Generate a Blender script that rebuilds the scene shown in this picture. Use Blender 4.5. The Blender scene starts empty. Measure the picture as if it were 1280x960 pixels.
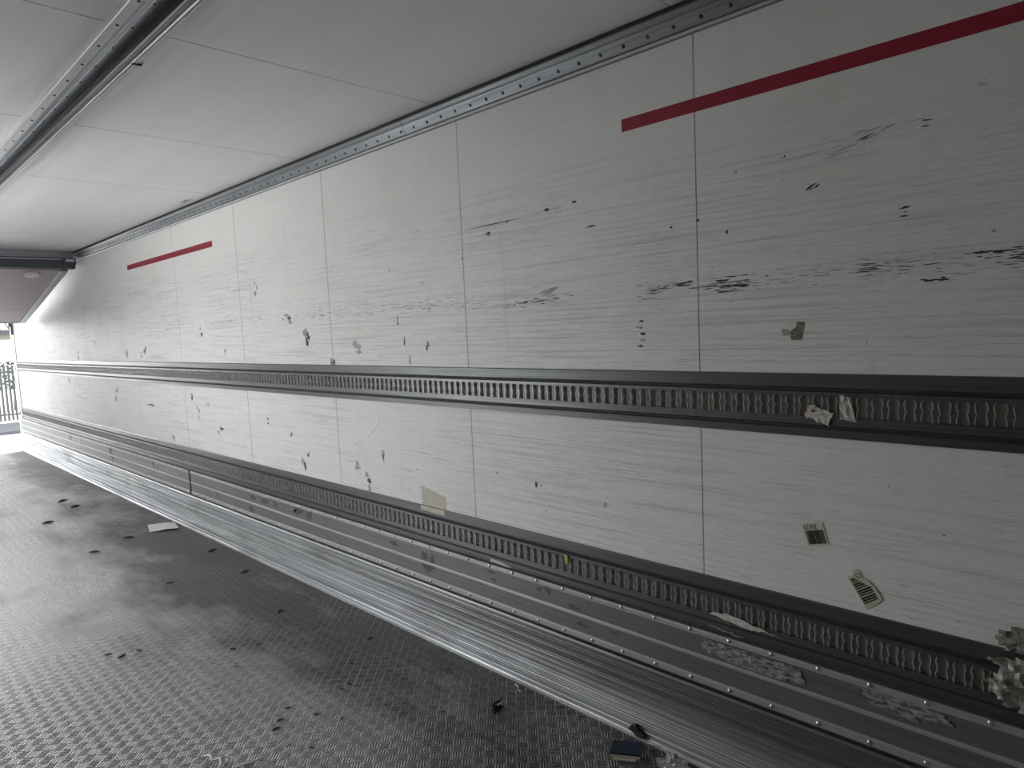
import bpy, bmesh, math, random
from mathutils import Vector, Matrix
random.seed(11)
C = bpy.context.scene.collection
SC = bpy.context.scene

# ------------------------------------------------------------------ camera
cam_d = bpy.data.cameras.new('camera'); cam = bpy.data.objects.new('camera', cam_d); C.objects.link(cam)
cam_d.sensor_width = 36.0; cam_d.lens = 848.2 * 36.0 / 1280.0; cam_d.clip_start = 0.02; cam_d.clip_end = 500
R = Vector((0.69911739, -0.71355739, -0.04550519)); U = Vector((0.0943237, 0.02895379, 0.99512045)); F = Vector((0.70875801, 0.69999823, -0.08754747))
m = Matrix(((R.x, U.x, -F.x), (R.y, U.y, -F.y), (R.z, U.z, -F.z))).to_4x4()
m.translation = Vector((-2.0408, 0.0, 1.5602)); cam.matrix_world = m
SC.camera = cam

# ------------------------------------------------------------------ world, light, exposure
SKY = 4.0
EXPOSURE = 0.0
w = bpy.data.worlds.new('overcast_sky'); SC.world = w; w.use_nodes = True
bg = w.node_tree.nodes['Background']; bg.inputs['Color'].default_value = (0.975, 0.99, 1.0, 1)
# overcast sky with a broad bright glow where the low sun stands behind the cloud, roughly in line with the trailer
GLOW, GLOW_DIR, GLOW_W = 19.0, Vector((-0.12, 0.98, 0.06)).normalized(), 0.14
_t = w.node_tree; _tc = _t.nodes.new('ShaderNodeTexCoord'); _d = _t.nodes.new('ShaderNodeVectorMath'); _d.operation = 'DISTANCE'
_t.links.new(_tc.outputs['Generated'], _d.inputs[0]); _d.inputs[1].default_value = GLOW_DIR
def _wm(op, a, b):
    n = _t.nodes.new('ShaderNodeMath'); n.operation = op
    for i, v in enumerate((a, b)):
        if isinstance(v, bpy.types.NodeSocket): _t.links.new(v, n.inputs[i])
        else: n.inputs[i].default_value = v
    return n.outputs[0]
_q = _wm('DIVIDE', _d.outputs['Value'], GLOW_W); _e = _wm('POWER', 2.71828, _wm('MULTIPLY', _wm('MULTIPLY', _q, _q), -1.0))
# and a wider bright patch to its left, steering daylight through the added opening
GLOW2, GLOW2_DIR, GLOW2_W = 8.5, Vector((-0.54, 0.84, 0.02)).normalized(), 0.36
_d2 = _t.nodes.new('ShaderNodeVectorMath'); _d2.operation = 'DISTANCE'; _t.links.new(_tc.outputs['Generated'], _d2.inputs[0]); _d2.inputs[1].default_value = GLOW2_DIR
_q2 = _wm('DIVIDE', _d2.outputs['Value'], GLOW2_W); _e2 = _wm('POWER', 2.71828, _wm('MULTIPLY', _wm('MULTIPLY', _q2, _q2), -1.0))
_s = _t.nodes.new('ShaderNodeSeparateXYZ'); _t.links.new(_tc.outputs['Generated'], _s.inputs[0])
_t.links.new(_wm('ADD', _wm('ADD', _wm('MULTIPLY', _e, GLOW), _wm('MULTIPLY', _e2, GLOW2)), _wm('MULTIPLY', _wm('ADD', _wm('MULTIPLY', _wm('MAXIMUM', _s.outputs[2], 0.0), 2.0), 1.0), SKY / 3.0)), bg.inputs['Strength'])
ld = bpy.data.lights.new('door_portal', 'AREA'); ld.shape = 'RECTANGLE'; ld.size = 2.5; ld.size_y = 2.6; ld.cycles.is_portal = True
lo = bpy.data.objects.new('door_portal', ld); C.objects.link(lo); lo.location = (-1.23, 12.45, 1.27); lo.rotation_euler = (math.radians(-90), 0, 0)
ADDED_OPENING = (3.9, 6.3, 2.38)      # opening added in unseen left wall for more daylight: y from, y to, height
ld2 = bpy.data.lights.new('added_opening_portal', 'AREA'); ld2.shape = 'RECTANGLE'; ld2.size = ADDED_OPENING[1] - ADDED_OPENING[0]; ld2.size_y = ADDED_OPENING[2]; ld2.cycles.is_portal = True
lo2 = bpy.data.objects.new('added_opening_portal', ld2); C.objects.link(lo2); lo2.location = (-2.56, (ADDED_OPENING[0] + ADDED_OPENING[1]) / 2, ADDED_OPENING[2] / 2); lo2.rotation_euler = (math.radians(90), 0, math.radians(-90))
vs = SC.view_settings
SC.display_settings.display_device = 'sRGB'; vs.view_transform = 'Standard'; vs.look = 'None'; vs.exposure = EXPOSURE; vs.gamma = 1.0; vs.use_curve_mapping = False
cy = SC.cycles
cy.max_bounces = 16; cy.diffuse_bounces = 12; cy.glossy_bounces = 8; cy.transmission_bounces = 6; cy.transparent_max_bounces = 8
cy.sample_clamp_indirect = 12.0; cy.caustics_reflective = True; cy.use_denoising = True; cy.blur_glossy = 0.5

# dimensions (metres): wall surface x=0, y runs to the open rear door, floor z=0
W, H, YF, YR = 2.46, 2.55, -1.3, 12.33
SEAM0, SEAM = 1.1353, 1.1511
CS0, CS = 2.3972, 1.203

# ------------------------------------------------------------------ node helpers
class NT:
    def __init__(s, name):
        s.m = bpy.data.materials.new(name); s.m.use_nodes = True; s.t = s.m.node_tree
        s.b = s.t.nodes['Principled BSDF']; s.pos = s.t.nodes.new('ShaderNodeNewGeometry').outputs['Position']
    def set(s, **k):
        for n, v in k.items():
            i = s.b.inputs[n.replace('_', ' ')]
            if hasattr(v, 'is_linked') or isinstance(v, bpy.types.NodeSocket): s.t.links.new(v, i)
            else: i.default_value = v if not isinstance(v, tuple) else (*v, 1)[:4]
        return s
    def _in(s, sock, v):
        if isinstance(v, bpy.types.NodeSocket): s.t.links.new(v, sock)
        else: sock.default_value = v
    def math(s, op, a, b=0.0, c=0.0, clamp=False):
        n = s.t.nodes.new('ShaderNodeMath'); n.operation = op; n.use_clamp = clamp
        s._in(n.inputs[0], a); s._in(n.inputs[1], b); s._in(n.inputs[2], c); return n.outputs[0]
    def sep(s, v=None):
        n = s.t.nodes.new('ShaderNodeSeparateXYZ'); s.t.links.new(v or s.pos, n.inputs[0]); return n.outputs
    def scale(s, vec, loc=(0, 0, 0), rot=(0, 0, 0)):
        n = s.t.nodes.new('ShaderNodeMapping'); n.inputs['Scale'].default_value = vec; n.inputs['Location'].default_value = loc
        n.inputs['Rotation'].default_value = rot; s.t.links.new(s.pos, n.inputs[0]); return n.outputs[0]
    def noise(s, sc=(1, 1, 1), scale=1.0, detail=3.0, rough=0.55, loc=(0, 0, 0), rot=(0, 0, 0), dist=0.0):
        n = s.t.nodes.new('ShaderNodeTexNoise'); n.inputs['Scale'].default_value = scale; n.inputs['Detail'].default_value = detail
        n.inputs['Roughness'].default_value = rough; n.inputs['Distortion'].default_value = dist
        s.t.links.new(s.scale(sc, loc, rot), n.inputs['Vector']); return n.outputs['Fac']
    def ramp(s, fac, lo, hi, a=0.0, b=1.0):
        n = s.t.nodes.new('ShaderNodeMapRange'); n.clamp = True
        s._in(n.inputs[0], fac); n.inputs[1].default_value = lo; n.inputs[2].default_value = hi; n.inputs[3].default_value = a; n.inputs[4].default_value = b
        return n.outputs[0]
    def mix(s, f, a, b, mode='MIX'):
        n = s.t.nodes.new('ShaderNodeMix'); n.data_type = 'RGBA'; n.blend_type = mode
        s._in(n.inputs[0], f); 
        for i, v in ((6, a), (7, b)):
            if isinstance(v, tuple): v = (*v, 1)[:4]
            s._in(n.inputs[i], v)
        return n.outputs[2]
    def bump(s, h, dist=0.001, strength=1.0):
        n = s.t.nodes.new('ShaderNodeBump'); n.inputs['Distance'].default_value = dist; n.inputs['Strength'].default_value = strength
        s.t.links.new(h, n.inputs['Height']); s.t.links.new(n.outputs[0], s.b.inputs['Normal']); return s

M = {}
def simple(name, col, rough=0.5, metal=0.0, vary=0.12, sc=(6, 6, 6), bump=0.0, spec=0.5):
    n = NT(name); f = n.noise(sc, detail=4)
    d = tuple(c * (1 - vary) for c in col); l = tuple(min(1, c * (1 + vary)) for c in col)
    n.set(Base_Color=n.mix(n.ramp(f, .3, .7), d, l), Metallic=metal)
    n.b.inputs['Specular IOR Level'].default_value = spec
    n._in(n.b.inputs['Roughness'], n.ramp(f, .3, .7, max(.05, rough - .06), rough + .06))
    if bump: n.bump(f, bump)
    M[name] = n.m; return n.m

# white laminated wall panel with fine dirty streaks along the trailer
def wall_mat():
    n = NT('wall_panel')
    st = n.noise((1, 1.3, 95), detail=6, rough=.68, rot=(0.012, 0, 0))
    st2 = n.noise((1, 4.5, 260), detail=4, rough=.7, loc=(0, 3, 1), rot=(-.02, 0, 0))
    big = n.noise((1, .9, 1.7), detail=3, loc=(0, 5, 2))
    z = n.sep()[2]
    band = n.ramp(n.math('ABSOLUTE', n.math('SUBTRACT', z, 1.55)), .12, .65, 1.0, .25)
    low = n.ramp(z, 2.0, 2.2, 1.0, 0.22)
    amt = n.math('MULTIPLY', n.math('MULTIPLY', n.ramp(st, .48, .68), n.ramp(big, .35, .62, .25, 1.0)), low)
    c = n.mix(n.math('MULTIPLY', amt, .72), (.87, .86, .835), (.46, .46, .46))
    a2 = n.math('MULTIPLY', n.math('MULTIPLY', n.ramp(st2, .56, .72), n.ramp(big, .42, .6)), low)
    c = n.mix(n.math('MULTIPLY', a2, .7), c, (.30, .30, .31))
    st3 = n.noise((1, 16, 420), detail=3, rough=.7, loc=(0, 6, 6)); c = n.mix(n.math('MULTIPLY', n.math('MULTIPLY', n.ramp(st3, .5, .7), low), .28), c, (.36, .36, .35))
    # dotted scuffs along the cargo line
    sc = n.noise((1, 14, 120), detail=5, rough=.75, loc=(0, 9, 4))
    line = n.ramp(n.math('ABSOLUTE', n.math('SUBTRACT', z, 1.665)), .012, .055, 1.0, 0.0)
    msk = n.math('MULTIPLY', n.math('MULTIPLY', n.ramp(sc, .54, .62), line), n.ramp(n.noise((1, 2.2, 1), detail=2, loc=(0, 2, 0)), .42, .6))
    c = n.mix(n.math('MULTIPLY', msk, .75), c, (.07, .07, .075))
    vs_n = n.noise((1, 5.5, .9), detail=4, rough=.6, loc=(0, 4, 8)); c = n.mix(n.math('MULTIPLY', n.math('MULTIPLY', n.ramp(vs_n, .60, .74), band), .30), c, (.34, .335, .32))
    grain = n.noise((1, 170, 170), detail=3, rough=.8, loc=(0, 8, 8)); c = n.mix(n.ramp(grain, .42, .66, 0, .16), c, (.30, .30, .29))
    # brownish aging, very light
    c = n.mix(n.math('MULTIPLY', n.ramp(n.noise((1, 2, 2.5), detail=3, loc=(0, 1, 7)), .55, .75), .25), c, (.62, .60, .55))
    n.set(Base_Color=c, Metallic=0.0)
    n._in(n.b.inputs['Roughness'], n.ramp(st, .35, .7, .48, .60))
    n.b.inputs['Specular IOR Level'].default_value = .32
    h = n.math('ADD', n.math('MULTIPLY', st, .25), n.math('MULTIPLY', n.noise((1, 9, 9), detail=3), .9))
    n.bump(h, .0018, .6)
    M['wall_panel'] = n.m
wall_mat()
def ceil_mat():
    n = NT('ceiling_panel')
    a = n.noise((7, .35, 1), detail=4, rough=.5); b = n.noise((1.5, 1.5, 1), detail=3, loc=(2, 1, 0))
    c = n.mix(n.ramp(a, .4, .75, 0, .35), (.91, .905, .89), (.79, .79, .785))
    c = n.mix(n.ramp(b, .45, .8, 0, .3), c, (.74, .74, .74))
    # handling grime beside the central rail, stretched along it
    x = n.sep()[0]
    near = n.ramp(n.math('ABSOLUTE', n.math('ADD', x, 1.235)), .09, .26, 1.0, 0.0)
    c = n.mix(n.math('MULTIPLY', n.math('MULTIPLY', near, n.ramp(n.noise((12, .6, 1), detail=4, loc=(4, 4, 0)), .4, .65)), .45), c, (.40, .40, .40))
    n.set(Base_Color=c, Roughness=.42); n.bump(n.noise((3, 3, 1), detail=2), .002, .4)
    M['ceiling_panel'] = n.m
ceil_mat()
def floor_mat():
    n = NT('floor_tread')
    mp = n.sep(n.scale((25, 25, 25), rot=(0, 0, math.radians(45.5))))
    u, v = mp[0], mp[1]
    ck = n.math('MODULO', n.math('ADD', n.math('ADD', n.math('FLOOR', u), n.math('FLOOR', v)), 2000.0), 2.0)
    fu, fv = n.math('FRACT', n.math('ADD', u, 1000.0)), n.math('FRACT', n.math('ADD', v, 1000.0))
    def ribs(a, b):
        r = n.math('ABSOLUTE', n.math('SUBTRACT', n.math('FRACT', n.math('MULTIPLY', a, 4.0)), .5))   # 0 at rib centre
        rib = n.ramp(r, .12, .34, 1.0, 0.0)
        edge = n.ramp(n.math('ABSOLUTE', n.math('SUBTRACT', b, .5)), .38, .46, 1.0, 0.0)
        return n.math('MULTIPLY', rib, edge)
    A, B = ribs(fu, fv), ribs(fv, fu)
    rib = n.math('ADD', n.math('MULTIPLY', A, ck), n.math('MULTIPLY', B, n.math('SUBTRACT', 1.0, ck)))
    worn = n.noise((1.1, .35, 1), detail=5, rough=.6, loc=(3, 2, 0)); blot = n.noise((3.2, 1.7, 1), detail=6, rough=.7, loc=(1, 7, 0)); fine = n.noise((60, 60, 1), detail=3, rough=.7)
    xx = n.sep()[0]
    walk = n.ramp(xx, -.80, -.10, .075, -.10)                    # less worn next to the skirt
    grime = n.ramp(n.math('ADD', walk, n.math('ADD', n.math('MULTIPLY', worn, .60), n.math('MULTIPLY', blot, .40))), .42, .60)
    base = n.mix(grime, (.040, .039, .037), (.34, .34, .34))
    base = n.mix(n.math('MULTIPLY', n.ramp(fine, .5, .75), .5), base, (.07, .068, .065))
    grit = n.ramp(n.noise((120, 120, 1), detail=3, rough=.75, loc=(5, 5, 0)), .50, .66)
    base = n.mix(n.math('MULTIPLY', grit, .55), base, (.035, .034, .032))
    mx = n.math('MAXIMUM', n.math('ABSOLUTE', n.math('SUBTRACT', fu, .5)), n.math('ABSOLUTE', n.math('SUBTRACT', fv, .5)))
    border = n.ramp(mx, .455, .485)
    base = n.mix(n.math('MULTIPLY', border, n.ramp(n.noise((2.3, 1.4, 1), detail=3, loc=(9, 9, 0)), .42, .62, .1, .8)), base, (.42, .42, .41))
    tops = n.mix(grime, (.22, .22, .21), (.50, .50, .50))
    c = n.mix(n.math('MULTIPLY', rib, .55), base, tops)
    spots = n.ramp(n.noise((11, 9, 1), detail=4, rough=.6, loc=(8, 3, 0)), .66, .72)
    c = n.mix(n.math('MULTIPLY', spots, .7), c, (.03, .03, .03))
    n.set(Base_Color=c, Metallic=.25)
    n._in(n.b.inputs['Roughness'], n.ramp(n.math('ADD', grime, n.math('MULTIPLY', fine, .6)), .2, 1.3, .50, .27))
    n.bump(n.math('ADD', n.math('ADD', rib, n.math('MULTIPLY', border, .5)), n.math('MULTIPLY', fine, .30)), .0030, 1.0)
    M['floor_tread'] = n.m
floor_mat()
def metal_mat(name, c0, c1, rough, metal, streak=(3, .8, 120), bump=.0004, dirt=.4, dirtcol=(.07, .07, .07)):
    n = NT(name); s = n.noise(streak, detail=5, rough=.7); b = n.noise((2, 1.2, 5), detail=4, rough=.6, loc=(1, 2, 3))
    c = n.mix(n.ramp(s, .35, .68), c0, c1)
    c = n.mix(n.math('MULTIPLY', n.ramp(b, .5, .72), dirt), c, dirtcol)
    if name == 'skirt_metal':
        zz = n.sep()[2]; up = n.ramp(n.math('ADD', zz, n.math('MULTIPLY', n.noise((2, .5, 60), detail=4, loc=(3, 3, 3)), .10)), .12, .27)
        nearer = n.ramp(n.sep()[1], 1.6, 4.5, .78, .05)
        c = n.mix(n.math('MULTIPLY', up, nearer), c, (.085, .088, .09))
    n.set(Base_Color=c, Metallic=metal); n._in(n.b.inputs['Roughness'], n.ramp(s, .3, .7, rough + .08, rough - .08))
    n.bump(s, bump); M[name] = n.m
metal_mat('rail_metal', (.095, .10, .10), (.17, .175, .175), .36, .65, dirt=.35)
metal_mat('rail_flange', (.08, .085, .085), (.14, .145, .145), .38, .55, dirt=.3)
metal_mat('tooth_edge', (.52, .52, .51), (.70, .70, .69), .38, .3, dirt=.25)
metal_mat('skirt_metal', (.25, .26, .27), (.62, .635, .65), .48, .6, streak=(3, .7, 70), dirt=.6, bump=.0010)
metal_mat('kick_bright', (.36, .36, .355), (.46, .46, .455), .52, .35, dirt=.25)
metal_mat('kick_dull', (.13, .13, .127), (.20, .20, .195), .46, .3, dirt=.25)
metal_mat('galvanised', (.30, .32, .35), (.46, .48, .51), .36, .8, streak=(90, .8, 40), dirt=.1)
metal_mat('aluminium', (.56, .57, .58), (.76, .77, .78), .40, .4, streak=(90, .8, 60), dirt=.15)
metal_mat('cove_metal', (.19, .20, .21), (.30, .31, .32), .42, .7, streak=(40, .8, 60), dirt=.2)
simple('dark_groove', (.025, .026, .028), .7)
simple('channel_back', (.30, .29, .26), .85)
simple('rivet_metal', (.55, .56, .57), .35, .8)
simple('rivet_dark', (.10, .10, .11), .45, .6)
simple('scuff_black', (.035, .035, .038), .6, vary=.3, sc=(1, 60, 200))
simple('scuff_grey', (.36, .36, .355), .6, vary=.3, sc=(1, 60, 200))
simple('scuff_faint', (.50, .495, .48), .6, vary=.15, sc=(1, 60, 200))
simple('old_sticker', (.20, .165, .13), .7, vary=.5, sc=(1, 60, 60))
simple('residue', (.085, .083, .08), .7, vary=.35, sc=(1, 60, 90))
simple('chip_light', (.86, .86, .84), .4)
simple('red_paint', (.30, .012, .035), .42, vary=.12, sc=(1, 20, 90))
simple('label_paper', (.60, .57, .42), .5)
simple('label_white', (.62, .62, .57), .5)
simple('label_print', (.025, .025, .03), .5)
simple('torn_paper', (.60, .58, .53), .7, vary=.2, sc=(60, 60, 60), bump=.001)
simple('rust_stain', (.22, .06, .03), .7)
simple('tape_beige', (.50, .46, .38), .45, vary=.15, sc=(1, 30, 60))
simple('peeled_film', (.30, .28, .25), .35, vary=.45, sc=(50, 35, 60), bump=.003)
simple('glue_film', (.24, .235, .22), .42, vary=.85, sc=(1, 40, 110), bump=.001)
simple('door_panel', (.44, .36, .38), .5, vary=.06, sc=(2, 3, 3))
simple('dark_seal', (.07, .075, .095), .55)
simple('white_plastic', (.85, .85, .85), .4)
simple('blue_board', (.018, .032, .06), .6, vary=.3)
simple('cream_board', (.50, .44, .34), .8)
simple('black_rubber', (.02, .02, .02), .6)
simple('yellow_bit', (.42, .38, .12), .7)
simple('outer_shell', (.8, .8, .8), .5)
simple('concrete', (.88, .88, .88), .9, vary=.05, sc=(.6, .6, .6))
simple('kerb', (.10, .11, .12), .9)
simple('steel_pale', (.10, .105, .11), .6)
simple('render_white', (.82, .82, .80), .8, vary=.03)
simple('cream_trim', (.26, .24, .20), .8)
simple('roof_grey', (.08, .09, .10), .8)
simple('bark', (.10, .095, .08), .9)
simple('twig', (.10, .11, .07), .9)
simple('hedge_leaf', (.06, .07, .062), .9)
simple('wall_backing', (.012, .012, .012), .8)
def film():
    n = NT('clear_film'); f = n.noise((90, 90, 90), detail=3)
    n.set(Base_Color=(.85, .87, .88), Roughness=.18, Transmission_Weight=.55, Alpha=.75); n.bump(f, .003); M['clear_film'] = n.m
film()

# ------------------------------------------------------------------ mesh helpers (all coordinates in world metres)
class MB:
    def __init__(s): s.v = []; s.f = []; s.mi = []
    def add(s, vs, fs, mi=0):
        o = len(s.v); s.v += [tuple(v) for v in vs]; s.f += [tuple(i + o for i in f) for f in fs]; s.mi += [mi] * len(fs); return s
    def box(s, x0, x1, y0, y1, z0, z1, mi=0):
        vs = [(x, y, z) for x in (x0, x1) for y in (y0, y1) for z in (z0, z1)]
        return s.add(vs, [(0, 1, 3, 2), (4, 6, 7, 5), (0, 4, 5, 1), (2, 3, 7, 6), (0, 2, 6, 4), (1, 5, 7, 3)], mi)
    def prism(s, pts, y0, y1, mi=0):          # pts (x,z) closed loop, extruded along y
        n = len(pts); vs = [(x, y0, z) for x, z in pts] + [(x, y1, z) for x, z in pts]
        fs = [(i, (i + 1) % n, n + (i + 1) % n, n + i) for i in range(n)] + [tuple(range(n))[::-1], tuple(range(n, 2 * n))]
        return s.add(vs, fs, mi)
    def slab(s, pts, x0, x1, mi=0):           # pts (y,z) polygon with a thickness in x
        n = len(pts); vs = [(x0, y, z) for y, z in pts] + [(x1, y, z) for y, z in pts]
        fs = [(i, (i + 1) % n, n + (i + 1) % n, n + i) for i in range(n)] + [tuple(range(n))[::-1], tuple(range(n, 2 * n))]
        return s.add(vs, fs, mi)
    def flatz(s, pts, z0, z1, mi=0):
        n = len(pts); vs = [(x, y, z0) for x, y in pts] + [(x, y, z1) for x, y in pts]
        fs = [(i, (i + 1) % n, n + (i + 1) % n, n + i) for i in range(n)] + [tuple(range(n))[::-1], tuple(range(n, 2 * n))]
        return s.add(vs, fs, mi)
    def tube(s, path, rad, n=6, mi=0):
        path = [Vector(p) for p in path]; rs = rad if isinstance(rad, (list, tuple)) else [rad] * len(path); rings = []
        for i, p in enumerate(path):
            t = (path[min(i + 1, len(path) - 1)] - path[max(i - 1, 0)]).normalized()
            a = t.orthogonal().normalized(); b = t.cross(a)
            rings.append([p + (a * math.cos(2 * math.pi * k / n) + b * math.sin(2 * math.pi * k / n)) * rs[i] for k in range(n)])
        vs = [v for r in rings for v in r]; fs = []
        for i in range(len(path) - 1):
            for k in range(n): fs.append((i * n + k, i * n + (k + 1) % n, (i + 1) * n + (k + 1) % n, (i + 1) * n + k))
        fs += [tuple(range(n))[::-1], tuple(range(len(vs) - n, len(vs)))]
        return s.add(vs, fs, mi)
    def bent_box(s, o, ax, ay, az, mi=0):     # box from origin with three edge vectors
        o, ax, ay, az = map(Vector, (o, ax, ay, az)); vs = [o + ax * i + ay * j + az * k for i in (0, 1) for j in (0, 1) for k in (0, 1)]
        return s.add(vs, [(0, 1, 3, 2), (4, 6, 7, 5), (0, 4, 5, 1), (2, 3, 7, 6), (0, 2, 6, 4), (1, 5, 7, 3)], mi)
    def build(s, name, mats, parent=None, origin=None, smooth=False):
        me = bpy.data.meshes.new(name)
        if origin is None:
            if parent is not None: origin = parent['_o']
            else:
                xs, ys, zs = zip(*s.v); origin = ((min(xs) + max(xs)) / 2, (min(ys) + max(ys)) / 2, min(zs))
        ox, oy, oz = origin
        me.from_pydata([(x - ox, y - oy, z - oz) for x, y, z in s.v], [], s.f)
        if isinstance(mats, str): mats = [mats]
        for k in mats: me.materials.append(M[k])
        me.polygons.foreach_set('material_index', s.mi)
        bm = bmesh.new(); bm.from_mesh(me); bmesh.ops.recalc_face_normals(bm, faces=bm.faces); bm.to_mesh(me); bm.free()
        if smooth: me.polygons.foreach_set('use_smooth', [True] * len(me.polygons))
        o = bpy.data.objects.new(name, me); C.objects.link(o)
        if parent is not None:
            po = ORG[parent.name]; o.parent = parent; o.location = (ox - po[0], oy - po[1], oz - po[2])
        else: o.location = origin
        ORG[o.name] = origin
        return o
ORG = {}
def build(mb, name, mats, parent=None, origin=None, smooth=False):
    if parent is not None and origin is None: origin = ORG[parent.name]
    return mb.build(name, mats, parent, origin, smooth)
def thing(name, label, cat, loc, group=None):
    o = bpy.data.objects.new(name, None); C.objects.link(o); o.location = loc; o.empty_display_size = .05; ORG[o.name] = tuple(loc)
    return tag(o, label, cat, group)
def tag(o, label, cat, group=None):
    o['label'] = label; o['category'] = cat
    if group: o['group'] = group
    return o
def struct(o): o['kind'] = 'structure'; return o
def child_copy(src, parent, wpos):
    c = src.copy(); C.objects.link(c); c.parent = parent; po = ORG[parent.name]
    c.location = (wpos[0] - po[0], wpos[1] - po[1], wpos[2] - po[2]); return c
def rivet_mesh(name, axis, r=.006, h=.0035, mat='rivet_metal'):
    # low dome whose flat side is at the origin; axis = outward normal
    ax = Vector(axis).normalized(); a = ax.orthogonal().normalized(); b = ax.cross(a); vs = []; fs = []; n = 8
    for rr, hh in ((1, 0), (.92, .45), (.55, .88)):
        vs += [a * math.cos(2 * math.pi * k / n) * rr * r + b * math.sin(2 * math.pi * k / n) * rr * r + ax * hh * h for k in range(n)]
    vs.append(ax * h)
    for i in range(2):
        for k in range(n): fs.append((i * n + k, i * n + (k + 1) % n, (i + 1) * n + (k + 1) % n, (i + 1) * n + k))
    for k in range(n): fs.append((2 * n + k, 2 * n + (k + 1) % n, 3 * n))
    me = bpy.data.meshes.new(name); me.from_pydata([tuple(v) for v in vs], [], fs); me.materials.append(M[mat])
    me.polygons.foreach_set('use_smooth', [True] * len(me.polygons)); return me

# ------------------------------------------------------------------ room shell
def blob(cy, cz, ry, rz, n=9, jit=.35):       # irregular outline in the wall plane
    return [(cy + ry * (1 + random.uniform(-jit, jit)) * math.cos(2 * math.pi * k / n), cz + rz * (1 + random.uniform(-jit, jit)) * math.sin(2 * math.pi * k / n)) for k in range(n)]
def sliver(cy, cz, L, t, slope=0.0):
    n = 4; up = []; dn = []
    for i in range(n + 1):
        f = i / n; y = cy + (f - .5) * L; z = cz + (f - .5) * L * slope; ww = t * (math.sin(math.pi * f) ** .6) * random.uniform(.4, 1)
        up.append((y, z + ww / 2)); dn.append((y, z - ww / 2))
    return up + dn[::-1]

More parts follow.
